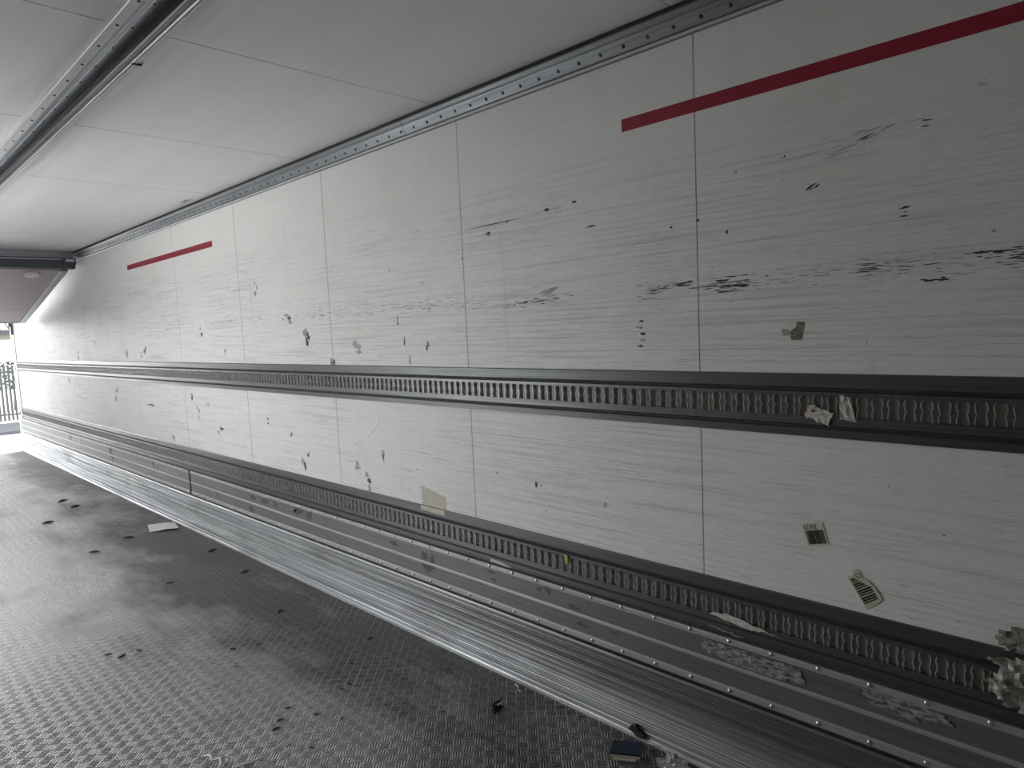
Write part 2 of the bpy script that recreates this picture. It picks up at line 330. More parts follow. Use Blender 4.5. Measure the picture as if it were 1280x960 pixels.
RAILS = [(1.376, 1.187), (0.682, 0.493)]
def side_wall(name, sgn, x0, marks=True, hole=None):
    # sgn -1: interior is towards -x (right wall); panels 4 cm thick with open seams over a dark backing
    mb = MB(); ys = [YF] + [SEAM0 + k * SEAM for k in range(-2, 11)] + [YR]; g = .0021
    th = .04 * -sgn
    def X(d): return x0 + sgn * d
    for (za, zb) in ((1.34, H), (.65, 1.22), (.0, .53)):
        for a, b in zip(ys[:-1], ys[1:]):
            if b - a < .02: continue
            if hole and not (b <= hole[0] or a >= hole[1]):
                if a < hole[0]: mb.box(X(0), X(-.04), a + g, hole[0], za, zb, 0)
                if b > hole[1]: mb.box(X(0), X(-.04), hole[1], b - g, za, zb, 0)
                if zb > hole[2]: mb.box(X(0), X(-.04), max(a, hole[0]), min(b, hole[1]), max(za, hole[2]), zb, 0)
                continue
            mb.box(X(0), X(-.04), a + g, b - g, za, zb, 0)
    for ya, yb, zz in (((YF, YR, 0),) if not hole else ((YF, hole[0], 0), (hole[1], YR, 0), (hole[0], hole[1], hole[2]))):
        mb.box(X(-.012), X(-.045), ya, yb, zz, H, 1)
        mb.box(X(-.045), X(-.09), ya, yb, zz if zz else -.15, H + .1, 2)
    if marks:
        e = [.0004]
        def put(p, mi):
            e[0] += .000002; mb.slab(p, -.0001, -e[0], mi)
        def cluster(cy, cz, n, wy, wz, L=.05, t=.004, mi=3, slope=0):
            for _ in range(n):
                put(sliver(cy + random.gauss(0, wy), cz + random.gauss(0, wz), random.uniform(.3, 1.2) * L, random.uniform(.4, 1.3) * t, slope + random.uniform(-.04, .04)), mi)
        # the heavy black rubbing marks, from near to far
        cluster(.345, 1.684, 8, .018, .004, .035, .006); cluster(.30, 1.678, 20, .035, .010, .03, .0035); cluster(.27, 1.665, 12, .02, .012, .03, .003)
        cluster(.451, 1.626, 8, .014, .0018, .030, .0055); cluster(.62, 1.668, 12, .04, .006, .05, .003); cluster(.55, 1.67, 16, .06, .010, .03, .003)
        cluster(.84, 1.655, 14, .04, .008, .05, .0035, 4); cluster(1.04, 1.654, 34, .045, .012, .07, .005); cluster(1.0, 1.635, 3, .02, .002, .10, .004)
        cluster(.95, 1.66, 12, .05, .02, .03, .003); cluster(1.20, 1.669, 12, .03, .004, .05, .005); cluster(1.29, 1.656, 18, .035, .008, .045, .004)
        cluster(1.33, 1.625, 5, .03, .004, .04, .003); cluster(1.88, 1.645, 16, .05, .006, .06, .005); cluster(2.03, 1.635, 10, .05, .006, .06, .004, 4)
        cluster(1.75, 1.66, 8, .05, .006, .05, .003); cluster(2.25, 1.65, 14, .2, .01, .05, .003, 4); cluster(2.8, 1.665, 26, .2, .014, .05, .004, 4)
        cluster(3.6, 1.67, 26, .3, .014, .05, .004, 4); cluster(4.9, 1.67, 18, .5, .012, .07, .004, 4); cluster(7.0, 1.66, 14, .8, .012, .09, .004, 4)
        # marks higher up
        cluster(.62, 2.02, 3, .01, .003, .06, .004, 3, -.25); cluster(.58, 2.035, 5, .03, .004, .04, .004, 4, -.15); cluster(.70, 2.00, 6, .05, .008, .06, .003, 4, -.15)
        cluster(.763, 1.915, 5, .008, .006, .025, .006, 3, -.6); cluster(.85, 2.017, 3, .004, .004, .015, .006); cluster(.48, 2.03, 3, .005, .006, .02, .006)
        cluster(.52, 1.815, 4, .012, .008, .022, .005); cluster(.50, 1.86, 3, .01, .012, .02, .003, 4); cluster(.36, 2.10, 3, .004, .01, .02, .003, 4)
        put(sliver(1.57, 1.908, .055, .007, -.06), 3); put(sliver(2.10, 1.985, .42, .005, -.02), 3); put(sliver(1.79, 1.995, .2, .003, -.05), 4)
        put(blob(2.118, 1.95, .014, .008), 3); cluster(2.14, 1.945, 4, .02, .006, .04, .004, 4); put(blob(1.641, 2.009, .01, .004), 3); put(blob(1.78, 2.0, .012, .005), 3)
        put(blob(2.0, 1.985, .007, .005), 3); put(blob(1.13, 1.87, .006, .004), 3); put(blob(1.03, 1.82, .004, .005), 3); put(blob(1.23, 1.86, .006, .004), 3)
        cluster(1.775, 1.688, 22, .030, .004, .05, .003, 4, -.36)
        cluster(1.80, 1.676, 12, .016, .006, .04, .003, 4, -.36)
        # vertical squiggle and old torn glue spots
        for k in range(5): put(blob(1.36 + .008 * math.sin(k * 2), 1.55 - .022 * k, .011, .004, 9, .6), 4 if k % 2 else 3)
        put([(.815, 1.53), (.79, 1.528), (.80, 1.475), (.83, 1.475), (.835, 1.50), (.815, 1.515)], 8); put([(.86, 1.51), (.84, 1.508), (.83, 1.49), (.855, 1.49)], 4)
        for cy_, cz_, ry, rz in ((2.569, 1.473, .022, .035), (3.175, 1.496, .05, .032), (3.73, 1.52, .05, .06), (5.32, 1.62, .03, .03), (6.62, 1.47, .03, .05), (6.72, 1.44, .03, .02),
                                 (7.10, 1.45, .05, .05), (8.9, 1.46, .04, .05), (8.2, 1.57, .04, .03), (2.80, 1.60, .01, .02), (2.75, 1.50, .01, .03), (2.72, 1.42, .01, .03),
                                 (3.9, 1.66, .05, .03), (3.45, 1.40, .03, .03), (4.9, 1.46, .02, .02), (4.345, 1.874, .03, .035),
                                 (3.865, .754, .03, .04), (3.80, .83, .015, .02), (3.258, .80, .045, .035), (3.154, .736, .03, .05), (3.0, .87, .025, .04), (5.109, .869, .05, .03),
                                 (5.6, 1.10, .02, .04), (5.3, 1.05, .02, .02), (6.6, .98, .08, .02), (6.1, .72, .03, .04), (7.6, 1.08, .05, .05), (9.4, 1.13, .04, .04), (5.5, .98, .03, .04),
                                 (2.1, .62, .01, .02), (1.9, .88, .01, .02), (1.55, .86, .01, .015), (4.3, 1.0, .02, .02), (4.0, .93, .02, .02)):
            for _ in range(3):
                put(blob(cy_ + random.gauss(0, ry * .5), cz_ + random.gauss(0, rz * .5), ry * random.uniform(.25, .6), rz * random.uniform(.25, .6), 11, .6), random.choice((4, 4, 5, 4, 3)))
        # light scrape arcs and dents
        arc = [(3.42 - .40 * math.sin(t), .94 + .165 * math.sin(t * 1.0) * 0 + .20 * (1 - math.cos(t))) for t in [k * .16 for k in range(10)]]
        arc2 = [(y - .012, z - .004) for y, z in arc]
        for k in range(len(arc) - 1): put([arc[k], arc[k + 1], arc2[k + 1], arc2[k]], 6)
        for _ in range(46):
            put(blob(random.uniform(.3, 9), random.choice((random.uniform(.72, 1.15), random.uniform(1.42, 2.1))), .004, random.uniform(.002, .006), 7, .6), random.choice((6, 6, 4)))
        # hair scratches
        for _ in range(620):
            y = random.expovariate(1 / 2.6) + .15
            if y > 11: continue
            zz = random.choice((random.uniform(.70, 1.16), random.uniform(1.40, 2.05), random.gauss(1.66, .12), random.gauss(1.5, .1)))
            if zz < .7 or (1.17 < zz < 1.39) or zz > 2.15: continue
            put(sliver(y, zz, random.choice((.02, .04, .07, .15)) * random.uniform(.6, 1.3) * (1 + y * .1), random.uniform(.0004, .0013) * (1 + y * .12), random.gauss(-.01, .03)), 7 if y < 2.6 and random.random() < .85 else 4)
        for _ in range(40):
            y = random.uniform(.2, 7); zz = random.choice((random.uniform(.72, 1.1), random.uniform(1.42, 2.0)))
            put(blob(y, zz, random.uniform(.0015, .004), random.uniform(.001, .002), 7, .6), 4)
    o = build(mb, name, ['wall_panel', 'wall_backing', 'outer_shell', 'scuff_black', 'scuff_grey', 'residue', 'chip_light', 'scuff_faint', 'old_sticker'], None, (x0, YF, 0))
    return struct(o)
side_wall('wall_right', -1, 0.0)
side_wall('wall_left', 1, -W, False, ADDED_OPENING)

mb = MB(); mb.box(-W - .09, .09, YF - .12, YF, -.15, H + .1); struct(build(mb, 'wall_front', 'wall_panel'))
mb = MB(); mb.box(-W, 0, YF, YR, -.15, 0); struct(build(mb, 'floor', 'floor_tread'))
mb = MB(); g = .0030
ys = [YF] + [CS0 + k * CS for k in range(-3, 9)] + [YR]
for a, b in zip(ys[:-1], ys[1:]):
    if b - a > .02:
        for xa, xb in ((-W, -1.30), (-1.17, 0)): mb.box(xa, xb, a + g, b - g, H, H + .04, 0)
mb.box(-W, 0, YF, YR, H + .012, H + .06, 1); mb.box(-W - .09, .09, YF, YR, H + .06, H + .1, 2)
struct(build(mb, 'ceiling', ['ceiling_panel', 'wall_backing', 'outer_shell']))

# aluminium scuff skirt at the foot of each side wall: many fine ribs, a lip on the floor
def skirt_profile(sgn, x0):
    rr_ = random.Random(5)
    def X(d): return x0 + sgn * d
    pts = [(X(0), .288), (X(.030), .288), (X(.034), .280), (X(.034), .268), (X(.029), .264)]
    z = .262
    while z > .040:
        h = rr_.choice((.0290, .0294, .0286, .0270, .0292)); st_ = rr_.choice((.007, .010, .013, .018)); pts += [(X(h), z), (X(.0300), z - .0015), (X(.0300), z - st_ + .002), (X(h), z - st_ + .001)]; z -= st_
    pts += [(X(.031), .034), (X(.033), .030), (X(.034), .014), (X(.037), .010), (X(.046), .004), (X(.046), .0), (X(0), .0)]
    return pts
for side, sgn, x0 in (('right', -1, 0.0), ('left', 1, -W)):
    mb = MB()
    for a, b in ((YF, 5.60), (5.603, YR)) if side == 'right' else ((YF, ADDED_OPENING[0]), (ADDED_OPENING[1], YR)): mb.prism(skirt_profile(sgn, x0), a, b)
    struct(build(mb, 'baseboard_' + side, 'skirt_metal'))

# ------------------------------------------------------------------ cove trim along the top of the wall, in lengths
rv_y = rivet_mesh('cove_rivet', (-1, 0, -.6), .007, .004, 'rivet_dark')
def cove(name, sgn, x0, a, b, rivets=True):
    def X(d): return x0 + sgn * d
    pts = [(X(0), 2.455), (X(.006), 2.456), (X(.010), 2.460), (X(.010), 2.466), (X(.007), 2.470), (X(.012), 2.474), (X(.030), 2.503), (X(.033), 2.509), (X(.030), 2.512),
           (X(.034), 2.516), (X(.042), 2.527), (X(.042), 2.532), (X(.016), 2.534), (X(.016), H), (X(0), H)]
    mb = MB(); mb.prism(pts, a + .0015, b - .0015)
    t = build(mb, name, 'cove_metal', None, (x0, a, 2.455)); struct(t)
    mb = MB(); mb.prism([(X(.010), 2.458), (X(.013), 2.4605), (X(.013), 2.466), (X(.010), 2.4675)], a + .0015, b - .0015); build(mb, 'bead', 'aluminium', t)
    mb = MB(); mb.box(min(X(.016), X(.036)), max(X(.016), X(.036)), a, b, 2.5345, H - .0005); build(mb, 'gap_shade_strip', 'dark_groove', t)  # dark strip standing in for shade in the recess under the ceiling
    if rivets:
        k0 = math.ceil((a - .997) / .0975); k = k0
        while .997 + k * .0975 < b - .02:
            c = bpy.data.objects.new('rivet', rv_y); C.objects.link(c); c.parent = t
            y = .997 + k * .0975; c.location = (X(.0215) - x0, y - a, 2.4885 - 2.455); k += 1
    return t
cuts = [YF, 2.633, 4.99, 8.6, YR]
for i in range(4): cove('trim_%d' % (i + 1), -1, 0, cuts[i], cuts[i + 1], i < 3)
cove('trim_5', 1, -W, YF, YR, False)

# ------------------------------------------------------------------ load securing rails
def rail(zt, zb, label, sgn=-1, x0=0.0, teeth=True, group=None, a=YF + .01, b=YR):
    def X(d): return x0 + sgn * d
    t = thing('load_securing_rail', label, 'rail', (x0, a, zb), group)
    mb = MB(); mb.prism([(X(0), zt), (X(.005), zt - .001), (X(.007), zt - .004), (X(.007), zt - .040), (X(.003), zt - .044), (X(0), zt - .044)], a, b); build(mb, 'upper_flange', 'rail_flange', t)
    mb = MB(); mb.prism([(X(0), zb), (X(.007), zb + .001), (X(.007), zb + .024), (X(.003), zb + .028), (X(0), zb + .028)], a, b); build(mb, 'lower_flange', 'rail_flange', t)
    # recessed channel behind the slots
    mb = MB(); mb.prism([(X(-.004), zt - .056), (X(.0015), zt - .056), (X(.0015), zb + .042), (X(-.004), zb + .042)], a, b); build(mb, 'channel_back', 'channel_back', t)
    mb = MB(); mb.prism([(X(-.004), zt - .0441), (X(.0014), zt - .0441), (X(.0014), zt - .056), (X(-.004), zt - .056)], a, b); build(mb, 'groove', 'dark_groove', t)
    mb = MB(); mb.prism([(X(-.004), zb + .042), (X(.0014), zb + .042), (X(.0014), zb + .0281), (X(-.004), zb + .0281)], a, b); build(mb, 'groove', 'dark_groove', t)
    # slotted strip: border bands plus the spool-shaped lands between the slots
    s1, s0 = zt - .066, zb + .064      # slot top / bottom
    mb = MB()
    mb.prism([(X(.0015), zt - .050), (X(.013), zt - .054), (X(.013), s1 + .001), (X(.0015), s1 + .001)], a, b)
    mb.prism([(X(.0015), zb + .036), (X(.013), zb + .040), (X(.013), s0 - .001), (X(.0015), s0 - .001)], a, b)
    if teeth:
        pitch = .04; n = int((b - a) / pitch); prof = [(0.0, .56), (.07, .38), (.18, .30), (.30, .31), (.42, .42), (.52, .50), (.62, .46), (.76, .33), (.90, .32), (1.0, .44)]
        for k in range(n):
            c = a + (k + .5) * pitch; L = []; Rr = []
            for u, ww in prof:
                z = s1 - u * (s1 - s0); h = ww * pitch / 2; L.append((c - h, z)); Rr.append((c + h, z))
            nn = len(prof); vs = []
            for y, z in L: vs += [(X(.013), y + .0012, z), (X(.0015), y, z)]
            for y, z in Rr: vs += [(X(.013), y - .0012, z), (X(.0015), y, z)]
            fs = []; fm = []
            for i in range(nn - 1):
                l0, l1, r0, r1 = 2 * i, 2 * i + 2, 2 * nn + 2 * i, 2 * nn + 2 * i + 2
                mb.add([vs[j] for j in (l0, l1, r1, r0)], [(0, 1, 2, 3)], 0)
                mb.add([vs[j] for j in (l0, l1, l1 + 1, l0 + 1)], [(0, 1, 2, 3)], 1)
                mb.add([vs[j] for j in (r0, r1, r1 + 1, r0 + 1)], [(0, 1, 2, 3)], 1)
            # rolled lip round each slot edge
            mb.tube([(X(.0135), y - .0006, z) for y, z in Rr], .0011, 4, 1)
            mb.tube([(X(.0135), y + .0006, z) for y, z in L], .0011, 4, 1)
    build(mb, 'slotted_strip', ['rail_metal', 'tooth_edge'], t)
    return t
rail(*RAILS[0], 'upper grey slotted load rail on the right wall, between tall and low white panels')
rail(*RAILS[1], 'lower grey slotted load rail along the right wall, just above the riveted kick plates')
for z in RAILS:
    for ya, yb in ((YF + .01, ADDED_OPENING[0]), (ADDED_OPENING[1], YR)): rail(*z, 'grey load rail on the left wall beside the added daylight opening', 1, -W, False, 'load rails on the left wall', ya, yb)

# ------------------------------------------------------------------ riveted kick plates
rv_k = rivet_mesh('kick_rivet', (-1, 0, .25), .0075, .005)
def kick(a, b, label, sgn=-1, x0=0.0, rivets=True, group=None):
    def X(d): return x0 + sgn * d
    t = thing('kick_plate', label, 'kick plate', (x0, a, .295), group)
    mb = MB(); mb.prism([(X(0), .492), (X(.024), .491), (X(.024), .296), (X(0), .296)], a, b); build(mb, 'plate', 'kick_dull', t)
    for z0, z1, d in ((.470, .4925, .0285), (.388, .404, .0285), (.300, .327, .0285)):
        mb = MB(); mb.prism([(X(.0235), z1), (X(d - .001), z1 - .0015), (X(d), z1 - .004), (X(d), z0 + .004), (X(d - .001), z0 + .0015), (X(.0235), z0)], a, b); build(mb, 'raised_rib', 'kick_bright', t)
    # torn sticker residue and rub marks belong to the plate surface
    if rivets:
        e = [.0242]
        def put(p):
            e[0] += .00002; build(MB().slab(p, X(.0240), X(e[0])), 'glue_residue', 'residue', t)
        for cy_, cz_, ry, rz in ((4.57, .44, .06, .02), (4.4, .44, .09, .016), (4.25, .445, .03, .025), (4.62, .35, .04, .03), (3.95, .45, .10, .035), (3.80, .44, .05, .03), (2.92, .44, .06, .015),
                                 (2.665, .43, .035, .035), (2.60, .415, .02, .03), (2.18, .455, .04, .008), (2.16, .425, .02, .012), (1.885, .45, .018, .012), (1.835, .455, .022, .02), (2.25, .385, .02, .006),
                                 (1.70, .42, .03, .012), (1.66, .36, .05, .01), (6.6, .45, .04, .03), (6.5, .42, .02, .03), (7.9, .44, .08, .05), (7.85, .38, .04, .04), (9.5, .44, .05, .03), (5.2, .38, .02, .02), (1.50, .37, .03, .006)):
            if a < cy_ < b:
                put(blob(cy_, cz_, ry * .8, rz * .8, 13, .55))
        if a < 2.64 < b: put([(2.70, .392), (2.57, .388), (2.64, .345)])
        y = 1.035 + math.ceil((a + .02 - 1.035) / .1435) * .1435
        while y < b - .02:
            for z in (.486, .3135):
                c = bpy.data.objects.new('rivet', rv_k); C.objects.link(c); c.parent = t; c.location = (X(.0284) - x0, y - a, z - .295)
            y += .1435
    return t
kick(YF + .005, 5.715, 'near long riveted kick plate under the lower rail, with dark glue residue patches')
kick(5.75, 9.05, 'middle riveted kick plate beyond the dark vertical joint strip')
kick(9.056, YR, 'farthest riveted kick plate, ending at the open rear door')
mb = MB(); mb.prism([(0, .494), (-.012, .493), (-.012, .296), (0, .296)], 5.716, 5.749)
tag(build(mb, 'joint_strip', 'rail_flange'), 'dark vertical joint strip between two riveted kick plates', 'joint strip')
for ya, yb in ((YF + .005, ADDED_OPENING[0]), (ADDED_OPENING[1], YR)): kick(ya, yb, 'plain kick plate at the foot of the left wall', 1, -W, False, 'kick plates on the left wall')

# ------------------------------------------------------------------ central ceiling rail
t = thing('ceiling_rail', 'long galvanised rail running down the middle of the ceiling, rivets along its left edge', 'rail', (-1.238, YF, H - .04))
a, b = YF + .01, 8.40
mb = MB(); mb.prism([(-1.330, H), (-1.330, H - .020), (-1.327, H - .022), (-1.296, H - .022), (-1.294, H), ], a, b); build(mb, 'flange', 'aluminium', t)
mb = MB(); mb.prism([(-1.2955, H - .0225), (-1.288, H - .0222), (-1.280, H - .0205), (-1.274, H - .0190), (-1.272, H - .0200), (-1.262, H - .0165), (-1.250, H - .0100), (-1.240, H - .0040), (-1.234, H - .0030), (-1.234, H - .0005), (-1.2935, H - .0005)], a, b)
build(mb, 'sloped_cover', 'galvanised', t)
mb = MB(); mb.box(-1.2335, -1.2265, a, b, H - .012, H - .001); build(mb, 'slot_liner', 'dark_groove', t)
mb = MB(); mb.prism([(-1.226, H), (-1.226, H - .036), (-1.222, H - .040), (-1.206, H - .034), (-1.203, H - .030), (-1.198, H - .030), (-1.198, H)], a, b); build(mb, 'inner_bar', 'rail_flange', t)
for jy0, jy1 in ((a, 2.60), (2.603, b)):
    mb = MB(); mb.prism([(-1.1975, H - .001), (-1.1975, H - .034), (-1.1955, H - .036), (-1.1915, H - .036), (-1.1905, H - .031), (-1.1885, H - .031), (-1.1875, H - .036), (-1.1820, H - .036), (-1.1810, H - .031), (-1.1790, H - .031),
                         (-1.1780, H - .033), (-1.171, H - .033), (-1.170, H - .026), (-1.167, H - .026), (-1.166, H - .018), (-1.152, H - .012), (-1.150, H - .001)], jy0, jy1); build(mb, 'ribbed_track', 'aluminium', t)
mb = MB(); mb.prism([(-1.1978, H - .038), (-1.166, H - .038), (-1.156, H - .020), (-1.166, H - .033), (-1.1978, H - .0365)], 2.597, 2.606); build(mb, 'joint_clip', 'dark_groove', t)
rv_c = rivet_mesh('rail_rivet', (-.25, 0, -1), .006, .004, 'rivet_dark')
y = 2.150 - .2 * 16
while y < b - .05:
    if y > a + .03:
        for x, z in ((-1.309, H - .0218), (-1.2675, H - .0180)):
            c = bpy.data.objects.new('rivet', rv_c); C.objects.link(c); c.parent = t; c.location = (x + 1.238, y - YF, z - (H - .04))
    y += .2

# ------------------------------------------------------------------ folded-up partition under the ceiling near the rear
t = thing('partition_panel', 'pinkish grey insulated partition panel folded up at a slant near the rear door', 'partition', (-1.23, 8.5, 2.36))
P0 = Vector((-2.38, 8.52, 2.350)); P1 = Vector((-2.38, 10.90, 1.880)); d = P1 - P0; L = d.length; d.normalize(); nrm = Vector((0, d.z, -d.y)) # downward-ish
if nrm.z > 0: nrm = -nrm
ex = Vector((1, 0, 0))
def pb(x0, x1, s0, s1, h0, h1): 
    m_ = MB(); m_.bent_box(Vector((x0, P0.y, P0.z)) + d * s0 + nrm * h0, ex * (x1 - x0), d * (s1 - s0), nrm * (h1 - h0)); return m_
for s0, s1 in ((.0, 1.74), (1.745, 2.16), (2.165, L)): build(pb(-2.33, -.165, s0, s1, -.05, 0), 'board', 'door_panel', t)
for x0, x1 in ((-2.40, -2.33), (-.165, -.10)):
    for s0, s1 in ((0, 1.76), (1.765, L)): build(pb(x0, x1, s0, s1, -.055, .010), 'side_frame', 'galvanised', t)
    build(pb(x0 if x0 < -1 else x0 - .006, x0 + .006 if x0 > -1 else x1 + .006, 0, L, .0, .014), 'edge_strip', 'aluminium', t)
build(pb(-2.40, -.10, L, L + .02, -.05, .006), 'bottom_seal', 'galvanised', t)
mb = MB(); mb.box(-W + .045, -.045, 8.44, 8.56, 2.365, 2.475); tb = tag(build(mb, 'hinge_beam', 'dark_seal'), 'dark blue grey cross beam below the ceiling, holding the top of the folded partition', 'beam')
mb = MB(); mb.box(-W + .045, -.045, 8.42, 8.435, 2.452, 2.460); build(mb, 'trim_line', 'aluminium', tb)
mb = MB(); mb.box(-W + .045, -.045, 8.48, 8.60, 2.4755, H - .001); build(mb, 'upper_rail', 'galvanised', tb)
mb = MB(); mb.box(-.16, -.05, 8.38, 8.44, 2.40, 2.47); build(mb, 'end_bracket', 'dark_seal', tb)
mb = MB(); mb.box(-.14, -.07, 8.36, 8.38, 2.43, 2.455); build(mb, 'latch', 'aluminium', tb)
# oval lamp on the panel top
mb = MB(); cx_, s_, n = -.40, .14, 20; c0 = Vector((cx_, P0.y, P0.z)) + d * s_
rings = []
for rr, hh in ((1, 0), (1, .018), (.85, .032), (.5, .040)):
    rings.append([c0 + ex * math.cos(2 * math.pi * k / n) * .075 * rr + d * math.sin(2 * math.pi * k / n) * .055 * rr + nrm * (hh + .001) for k in range(n)])
vs_ = [v for r_ in rings for v in r_]; fs_ = [(i * n + k, i * n + (k + 1) % n, (i + 1) * n + (k + 1) % n, (i + 1) * n + k) for i in range(3) for k in range(n)] + [tuple(range(n))[::-1], tuple(range(3 * n, 4 * n))]
mb.add(vs_, fs_); tag(build(mb, 'ceiling_lamp', 'white_plastic', smooth=True), 'small white oval interior lamp under the hinge beam', 'lamp')

# ------------------------------------------------------------------ red load limit stripes
def stripe(y0, y1, z0, z1, label):
    mb = MB(); mb.slab([(y0, z0), (y1, z0), (y1, z1), (y0, z1)], -.0002, -.0012); tag(build(mb, 'red_stripe', 'red_paint'), label, 'stripe')
stripe(-.50, 1.417, 2.213, 2.256, 'near red stripe high on the right wall, running out of the picture')
stripe(4.972, 6.89, 2.213, 2.256, 'far short red stripe high on the wall towards the rear door')

# ------------------------------------------------------------------ stickers, tape and paper on the wall
def frame2(o, x1p, x2p):                      # local sticker frame in the wall plane
    o = Vector(o); e1 = Vector(x1p) - o; e2 = Vector(x2p) - o
    return lambda u, v: tuple(o + e1 * u + e2 * v)
t = thing('barcode_sticker', 'square white number sticker 30629 with a dark barcode, upside down on the low wall panel', 'sticker', (0, .765, .860))
fr = frame2((.802, .915), (.746, .930), (.784, .853))
def quad(fr, u0, u1, v0, v1): return [fr(u0, v0), fr(u1, v0), fr(u1, v1), fr(u0, v1)]
mb = MB(); mb.slab(quad(fr, -.03, 1.05, -.02, 1.05), -.0015, -.0021); build(mb, 'backing', 'label_paper', t)
mb = MB(); mb.slab(quad(fr, .02, 1, .02, .32), -.0020, -.0023); build(mb, 'number_field', 'label_white', t)
mb = MB(); u = .06
while u < .95:
    wv = random.choice((.02, .03, .045)); mb.slab(quad(fr, u, min(.97, u + wv), .32, .96), -.0021, -.0025); u += wv + random.choice((.006, .010, .018))
build(mb, 'barcode', 'label_print', t)
cu = bpy.data.curves.new('txt', 'FONT'); cu.body = '30629'; cu.size = 1.0; cu.extrude = .02; tmp = bpy.data.objects.new('tmp', cu); C.objects.link(tmp)
dg = bpy.context.evaluated_depsgraph_get(); me = bpy.data.meshes.new_from_object(tmp.evaluated_get(dg)); bpy.data.objects.remove(tmp)
xs = [v.co.x for v in me.vertices]; yv = [v.co.y for v in me.vertices]; x0_, x1_, y0_, y1_ = min(xs), max(xs), min(yv), max(yv)
for v in me.vertices:
    u_ = .72 - (v.co.x - x0_) / (x1_ - x0_) * .68; w_ = .05 + (v.co.y - y0_) / (y1_ - y0_) * .23; p_ = fr(u_, w_)
    v.co = (-.0024 - .0003 * (v.co.z > 0), p_[0] - .765, p_[1] - .860)
me.materials.clear(); me.materials.append(M['label_print']); no = bpy.data.objects.new('number', me); C.objects.link(no); no.parent = t

t = thing('torn_sticker', 'torn and folded barcode sticker lower down on the same wall panel', 'sticker', (0, .618, .755))
fr = frame2((.672, .782), (.628, .815), (.622, .700))
mb = MB(); mb.slab([fr(-.03, .0), fr(.30, .02), fr(.45, -.12), fr(.7, -.05), fr(.72, .2), fr(1.0, .45), fr(1.05, .98), fr(.5, 1.04), fr(0, 1.04)], -.0015, -.0021); build(mb, 'backing', 'label_paper', t)
mb = MB()
for k in range(11):
    v0 = .10 + k * .075; u1 = min(.86, .30 + k * .10) if k < 5 else .84; mb.slab([fr(.04, v0), fr(u1, v0 + .02), fr(u1, v0 + .02 + (.055, .04, .062)[k % 3]), fr(.04, v0 + (.055, .04, .062)[k % 3])], -.0020, -.0024)
build(mb, 'barcode', 'label_print', t)
mb = MB(); mb.slab([fr(.66, .24), fr(.88, .34), fr(1.0, .60), fr(1.04, .95), fr(.96, .96), fr(.86, .55)], -.0022, -.0040); build(mb, 'folded_corner', 'label_white', t)
mb = MB(); cc = fr(.55, .10); mb.tube([(-.0024, cc[0] + .008 * math.cos(k * .6), cc[1] + .006 * math.sin(k * .6)) for k in range(11)], .0012, 4); build(mb, 'printed_ring', 'label_print', t)

def crumple(name, pts, x, mats, label, cat, amp=.006, th=.0012, grid=7):
    # pts: 4 corners (y,z); a wrinkled sheet with thickness standing off the surface
    a_, b_, c_, d_ = map(Vector, pts); vs = []; n = grid
    for i in range(n + 1):
        for j in range(n + 1):
            u, v = i / n, j / n; p = a_ * (1 - u) * (1 - v) + b_ * u * (1 - v) + c_ * u * v + d_ * (1 - u) * v
            ed = (min(i, j, n - i, n - j) == 0)
            p += Vector((random.uniform(-1, 1), random.uniform(-1, 1))) * (b_ - a_).length * (.06 if ed else .02)
            vs.append((x - random.uniform(0, amp), p.x, p.y))
    vs2 = [(X_ + th, y_, z_) for X_, y_, z_ in vs]; fs = []
    N = (n + 1) ** 2
    for i in range(n):
        for j in range(n):
            q = (i * (n + 1) + j, (i + 1) * (n + 1) + j, (i + 1) * (n + 1) + j + 1, i * (n + 1) + j + 1); fs += [q, tuple(k + N for k in q[::-1])]
    m_ = MB(); m_.add(vs + vs2, fs)
    return tag(build(m_, name, mats), label, cat)
p = crumple('torn_paper', [(.770, 1.285), (.705, 1.262), (.718, 1.226), (.790, 1.251)], -.016, 'torn_paper', 'torn white paper strip with a rusty spot stuck in the upper rail', 'paper')
mb = MB(); mb.slab(blob(.762, 1.268, .006, .005), -.0175, -.0235); c_ = build(mb, 'rust_spot', 'rust_stain', p)
crumple('torn_paper', [(.688, 1.316), (.660, 1.312), (.640, 1.240), (.684, 1.247)], -.016, 'torn_paper', 'narrow upright scrap of white paper in the upper rail, right of the torn strip', 'paper', .008)
t = tag(build(MB().slab([(2.690, .778), (2.62, .768), (2.52, .748), (2.500, .744), (2.503, .690), (2.505, .683), (2.69, .683), (2.675, .705), (2.690, .72), (2.678, .745)], -.0001, -.0016), 'tape_patch', 'tape_beige'), 'beige square of adhesive tape stuck across the top edge of the lower rail', 'tape')
build(MB().slab([(2.688, .681), (2.505, .681), (2.505, .655), (2.69, .658)], -.0068, -.0082), 'lower_piece', 'tape_beige', t)
t = thing('peeled_film', 'large crumpled grey brown piece of peeled film over the lower rail at the right edge', 'film', (0, .27, .54))
